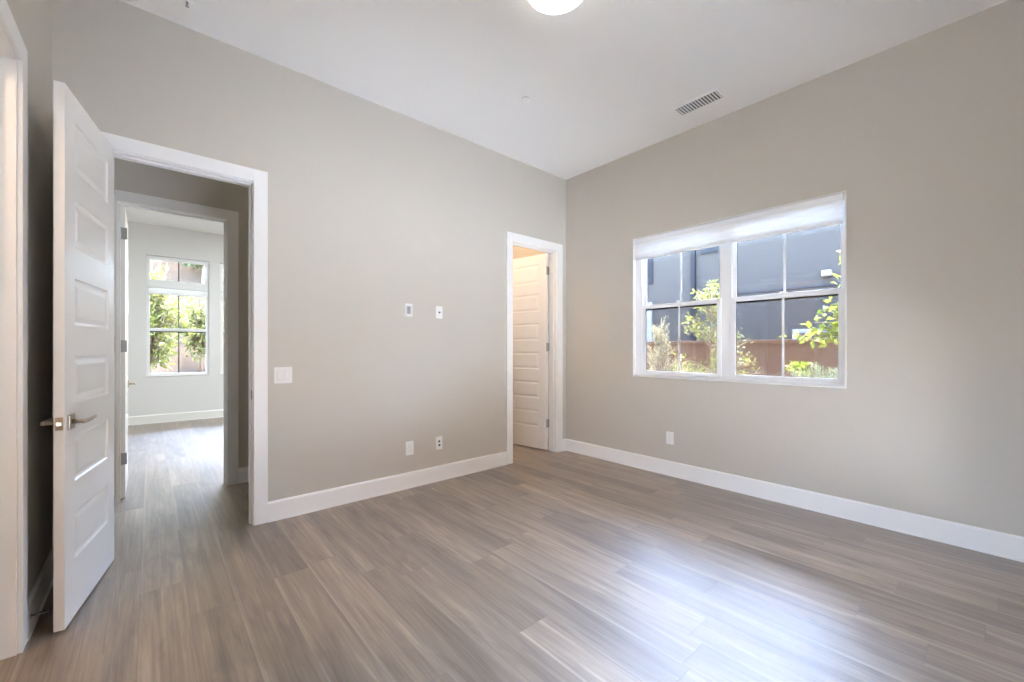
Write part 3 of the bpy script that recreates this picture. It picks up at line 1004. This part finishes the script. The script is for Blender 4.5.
HB(8.962, 8.97, 5.26, 6.34, 2.86, 3.64).build('pane', M_PANE, wv)
wv = HB(8.97, 9.0, 3.72, 4.06, 3.30, 3.72).build('window', M_DSP, nh, 0.006)
HB(8.962, 8.97, 3.76, 4.02, 3.36, 3.66).build('pane', M_PANE, wv)
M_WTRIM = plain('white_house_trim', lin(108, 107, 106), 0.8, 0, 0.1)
HB(8.95, 9.0, 5.22, 5.36, GZ, 2.36).build('corner_trim', M_WTRIM, nh, 0.005)
dv = HB(8.955, 9.0, 1.50, 2.36, GZ, 1.62).build('door_trim', M_WTRIM, nh, 0.006)
HB(8.945, 8.955, 1.58, 2.28, GZ, 1.55).build('door_panel', M_STUCCO, dv)
wl = HB(8.90, 9.0, 1.77, 1.91, 2.54, 2.64).build('vent_hood', M_WTRIM, nh, 0.008)
HB(8.86, 8.90, 1.785, 1.895, 2.55, 2.60).build('hood_flap', M_WTRIM, wl, 0.006)

# block garden wall
gw = empty('garden_wall', (7.0, 3.0, GZ))
tag(gw, 'reddish tan block garden wall outside the twin window', 'garden wall')
def GB(x0, x1, y0, y1, z0, z1): return MB().box(x0 - 7, x1 - 7, y0 - 3, y1 - 3, z0 - GZ, z1 - GZ)
GB(7.0, 7.2, -8, 14, GZ, 1.34).build('blockwork', M_BLOCK, gw)
GB(6.975, 7.225, -8, 14, 1.34, 1.395).build('wall_cap', M_BLOCK, gw, 0.008)

# ------------------------------------------------------------------ plants
def leaf(m, p, d, up, L, Wd):
    """one folded leaf: base, two sides, tip"""
    s = d.cross(up)
    if s.length < 1e-4: s = d.cross(Vector((1, 0, 0)))
    s.normalize()
    nrm = s.cross(d).normalized()
    b = len(m.v)
    q = p + d * (L * 0.45) + nrm * (L * 0.04)
    m.v += [tuple(p), tuple(q + s * Wd + nrm * Wd * 0.35), tuple(p + d * L - nrm * L * 0.08), tuple(q - s * Wd + nrm * Wd * 0.35), tuple(q)]
    m.f += [(b, b + 1, b + 4), (b + 1, b + 2, b + 4), (b + 2, b + 3, b + 4), (b + 3, b, b + 4)]
def rdir(rnd, zb=0.0):
    v = Vector((rnd.gauss(0, 1), rnd.gauss(0, 1), rnd.gauss(0, 1) + zb))
    return v.normalized()
def plant(name, base, trunk, branches, leafspec, mats, label, cat, seed, group=None):
    """trunk: list of points; branches: list of (start fraction, tip); leafspec: (n per branch, spread, L, W, start)"""
    rnd = random.Random(seed)
    r = empty(name, base)
    tag(r, label, cat, group)
    B = Vector(base)
    tk = MB()
    tp = [Vector(p) - B for p in trunk]
    r0 = leafspec.get('r', 0.02)
    tk.tube(tp, [r0 * (1 - 0.7 * i / max(1, len(tp) - 1)) for i in range(len(tp))], 8)
    lv = MB()
    for fr_, tip in branches:
        tip = Vector(tip) - B
        k = fr_ * (len(tp) - 1)
        i = min(int(k), len(tp) - 2)
        st_ = tp[i].lerp(tp[i + 1], k - i)
        mid = st_.lerp(tip, 0.5) + Vector((rnd.uniform(-.04, .04), rnd.uniform(-.04, .04), rnd.uniform(-.02, .05)))
        pts = [st_, mid, tip]
        tk.tube(pts, [r0 * 0.4, r0 * 0.28, r0 * 0.12], 6)
        for q in range(leafspec['n']):
            u = leafspec.get('start', 0.25) + (1 - leafspec.get('start', 0.25)) * rnd.random()
            c = st_.lerp(mid, u * 2) if u < 0.5 else mid.lerp(tip, u * 2 - 1)
            sp_ = leafspec['spread']
            c = c + rdir(rnd) * (sp_ * rnd.random() ** 0.7)
            d = (rdir(rnd, leafspec.get('zb', 0.2)) + (tip - st_).normalized() * leafspec.get('along', 0.5)).normalized()
            leaf(lv, c, d, rdir(rnd, 1.2), leafspec['L'] * rnd.uniform(0.6, 1.25), leafspec['W'] * rnd.uniform(0.7, 1.2))
    tk.build('trunk', M_BARK if len(mats) == 1 else mats[1], r, 0, True)
    lv.build('foliage', mats[0], r, 0, False, None, False)
    return r
rr = random.Random(3)
# young tree in the middle of the window
bx, by = 5.8, 2.47
br = []
for i in range(64):
    z = rr.uniform(0.55, 2.0)
    rad = 0.66 * (1 - max(0, (z - 1.0)) / 1.3) ** 0.8 * rr.uniform(0.45, 1.0)
    a_ = rr.uniform(0, 2 * PI)
    br.append(((z - GZ) / 2.3, (bx + rad * math.cos(a_), by + rad * math.sin(a_), z + 0.12)))
br.append((1.0, (bx, by, 2.12)))
plant('young_tree', (bx, by, GZ), [(bx, by, GZ), (bx + .01, by - .01, 0.6), (bx - .01, by + .01, 1.3), (bx, by, 2.06)], br,
      dict(n=25, spread=0.085, L=0.062, W=0.016, r=0.022, zb=0.1), [M_LEAF_Y], 'young yellow-green tree in front of the block wall, behind the window mullion', 'tree', 11)
# dry pointed shrub on the left
bx, by = 5.95, 3.30
br = []
for i in range(80):
    z = rr.uniform(0.1, 1.66)
    rad = (0.48 * (1 - (z / 1.85)) + 0.03) * rr.uniform(0.5, 1.0)
    a_ = rr.uniform(0, 2 * PI)
    br.append(((z * 0.9 - GZ) / 1.95, (bx + rad * math.cos(a_), by + rad * math.sin(a_), z + 0.12)))
for k in range(6):
    br.append((0.45, (bx + rr.uniform(-.1, .1), by - rr.uniform(0.15, 0.35), rr.uniform(0.9, 1.15))))
plant('pointed_shrub', (bx, by, GZ), [(bx, by, GZ), (bx, by + .01, 0.8), (bx, by, 1.74)], br,
      dict(n=52, spread=0.05, L=0.040, W=0.008, r=0.016, zb=0.5, along=0.9), [M_LEAF_T], 'pale dry pointed shrub outside, seen in the lower sash nearest the room corner', 'shrub', 12)
# leafy tree entering from the right
bx, by = 5.75, 0.55
br = []
for i in range(40):
    z = rr.uniform(1.25, 2.6)
    rad = 0.62 * rr.uniform(0.4, 1.0)
    a_ = rr.uniform(0, 2 * PI)
    br.append((min(0.98, (z - 0.2 - GZ) / 2.7), (bx + rad * math.cos(a_), by + 0.9 * rad * math.sin(a_), z)))
for tip in ((bx, 1.50, 1.42), (bx, 1.38, 1.48), (bx - .1, 1.30, 1.36), (bx, 1.18, 1.62), (bx, 1.22, 1.5), (bx, 1.08, 1.75), (bx, 1.25, 1.70), (bx, 1.10, 1.9), (bx, 1.3, 1.56), (bx, 1.42, 1.36), (bx, 1.2, 1.42), (bx, 1.02, 1.6), (bx, 1.05, 1.5), (bx, 1.12, 1.38), (bx + .1, 1.0, 2.02), (bx, 1.06, 2.34)):
    br.append((0.55, tip))
plant('leafy_tree', (bx, by, GZ), [(bx, by, GZ), (bx, by, 0.9), (bx, by + .03, 1.7), (bx, by, 2.5)], br,
      dict(n=21, spread=0.08, L=0.105, W=0.031, r=0.028, start=0.45, zb=-0.1), [M_LEAF_G], 'leafy bright green tree outside reaching in past the window edge far from the corner', 'tree', 13)
bx, by = 6.2, 1.60
br = [(0.9, (bx + rr.uniform(-.12, .12), by + rr.uniform(-.16, .16), rr.uniform(0.95, 1.16))) for i in range(12)]
plant('leafy_sapling', (bx, by, GZ), [(bx, by, GZ), (bx, by, 0.5), (bx, by, 0.98)], br,
      dict(n=12, spread=0.04, L=0.085, W=0.022, r=0.012, start=0.5, zb=-0.1), [M_LEAF_G], 'small yellow-green sapling between the block wall and the grey-green ground shrub', 'sapling', 14)
bx, by = 5.15, 1.08
br = []
for i in range(95):
    a_ = rr.uniform(0, 2 * PI); ra = math.sqrt(rr.random()) 
    br.append((rr.uniform(0.3, 0.9), (bx + 0.24 * ra * math.cos(a_), by + 0.42 * ra * math.sin(a_), 0.70 + 0.36 * math.sqrt(max(0, 1 - ra * ra)) + rr.uniform(-.03, .05))))
plant('rosemary_shrub', (bx, by, GZ), [(bx, by, GZ), (bx, by, 0.3), (bx, by, 0.6)], br,
      dict(n=40, spread=0.04, L=0.045, W=0.006, r=0.02, start=0.4, zb=0.8, along=1.0), [M_LEAF_R], 'low rounded grey-green shrub outside at the window bottom edge', 'shrub', 15)

# hillside trees outside the far window
def bushy(name, x, y, z, h, rad, mat, label, seed, n=60, L=0.16):
    rnd = random.Random(seed)
    b = []
    for i in range(n):
        v = rdir(rnd) * (rnd.random() ** 0.4)
        b.append((rnd.uniform(0.4, 1.0), (x + v.x * rad, y + v.y * rad, z + h * 0.6 + v.z * h * 0.42)))
    return plant(name, (x, y, z), [(x, y, z), (x + .03, y, z + h * 0.3), (x, y + .03, z + h * 0.62)], b,
          dict(n=26, spread=0.16, L=L, W=L * 0.26, r=0.05, start=0.4, zb=-0.1), [mat], label, 'tree', seed)
bushy('hillside_tree', -0.02, 12.6, hv(-0.02, 12.6), 3.6, 0.85, M_LEAF_Y, 'yellow-green tree filling one half of the tall far window', 21, 120, 0.14)
bushy('hillside_tree', 1.05, 14.5, hv(1.05, 14.5), 2.5, 0.75, M_LEAF_Y, 'low yellow-green tree at the bottom of the tall far window', 22, 70, 0.14)
bushy('hillside_tree', 1.3, 17.0, hv(1.3, 17.0), 2.3, 0.85, M_LEAF_D, 'darker green tree higher on the hillside, seen in the far window', 23, 70, 0.17)
bushy('hillside_tree', 1.45, 20.0, hv(1.45, 20.0), 2.6, 0.9, M_LEAF_D, 'small green tree seen through the transom of the far window', 24, 70, 0.18)
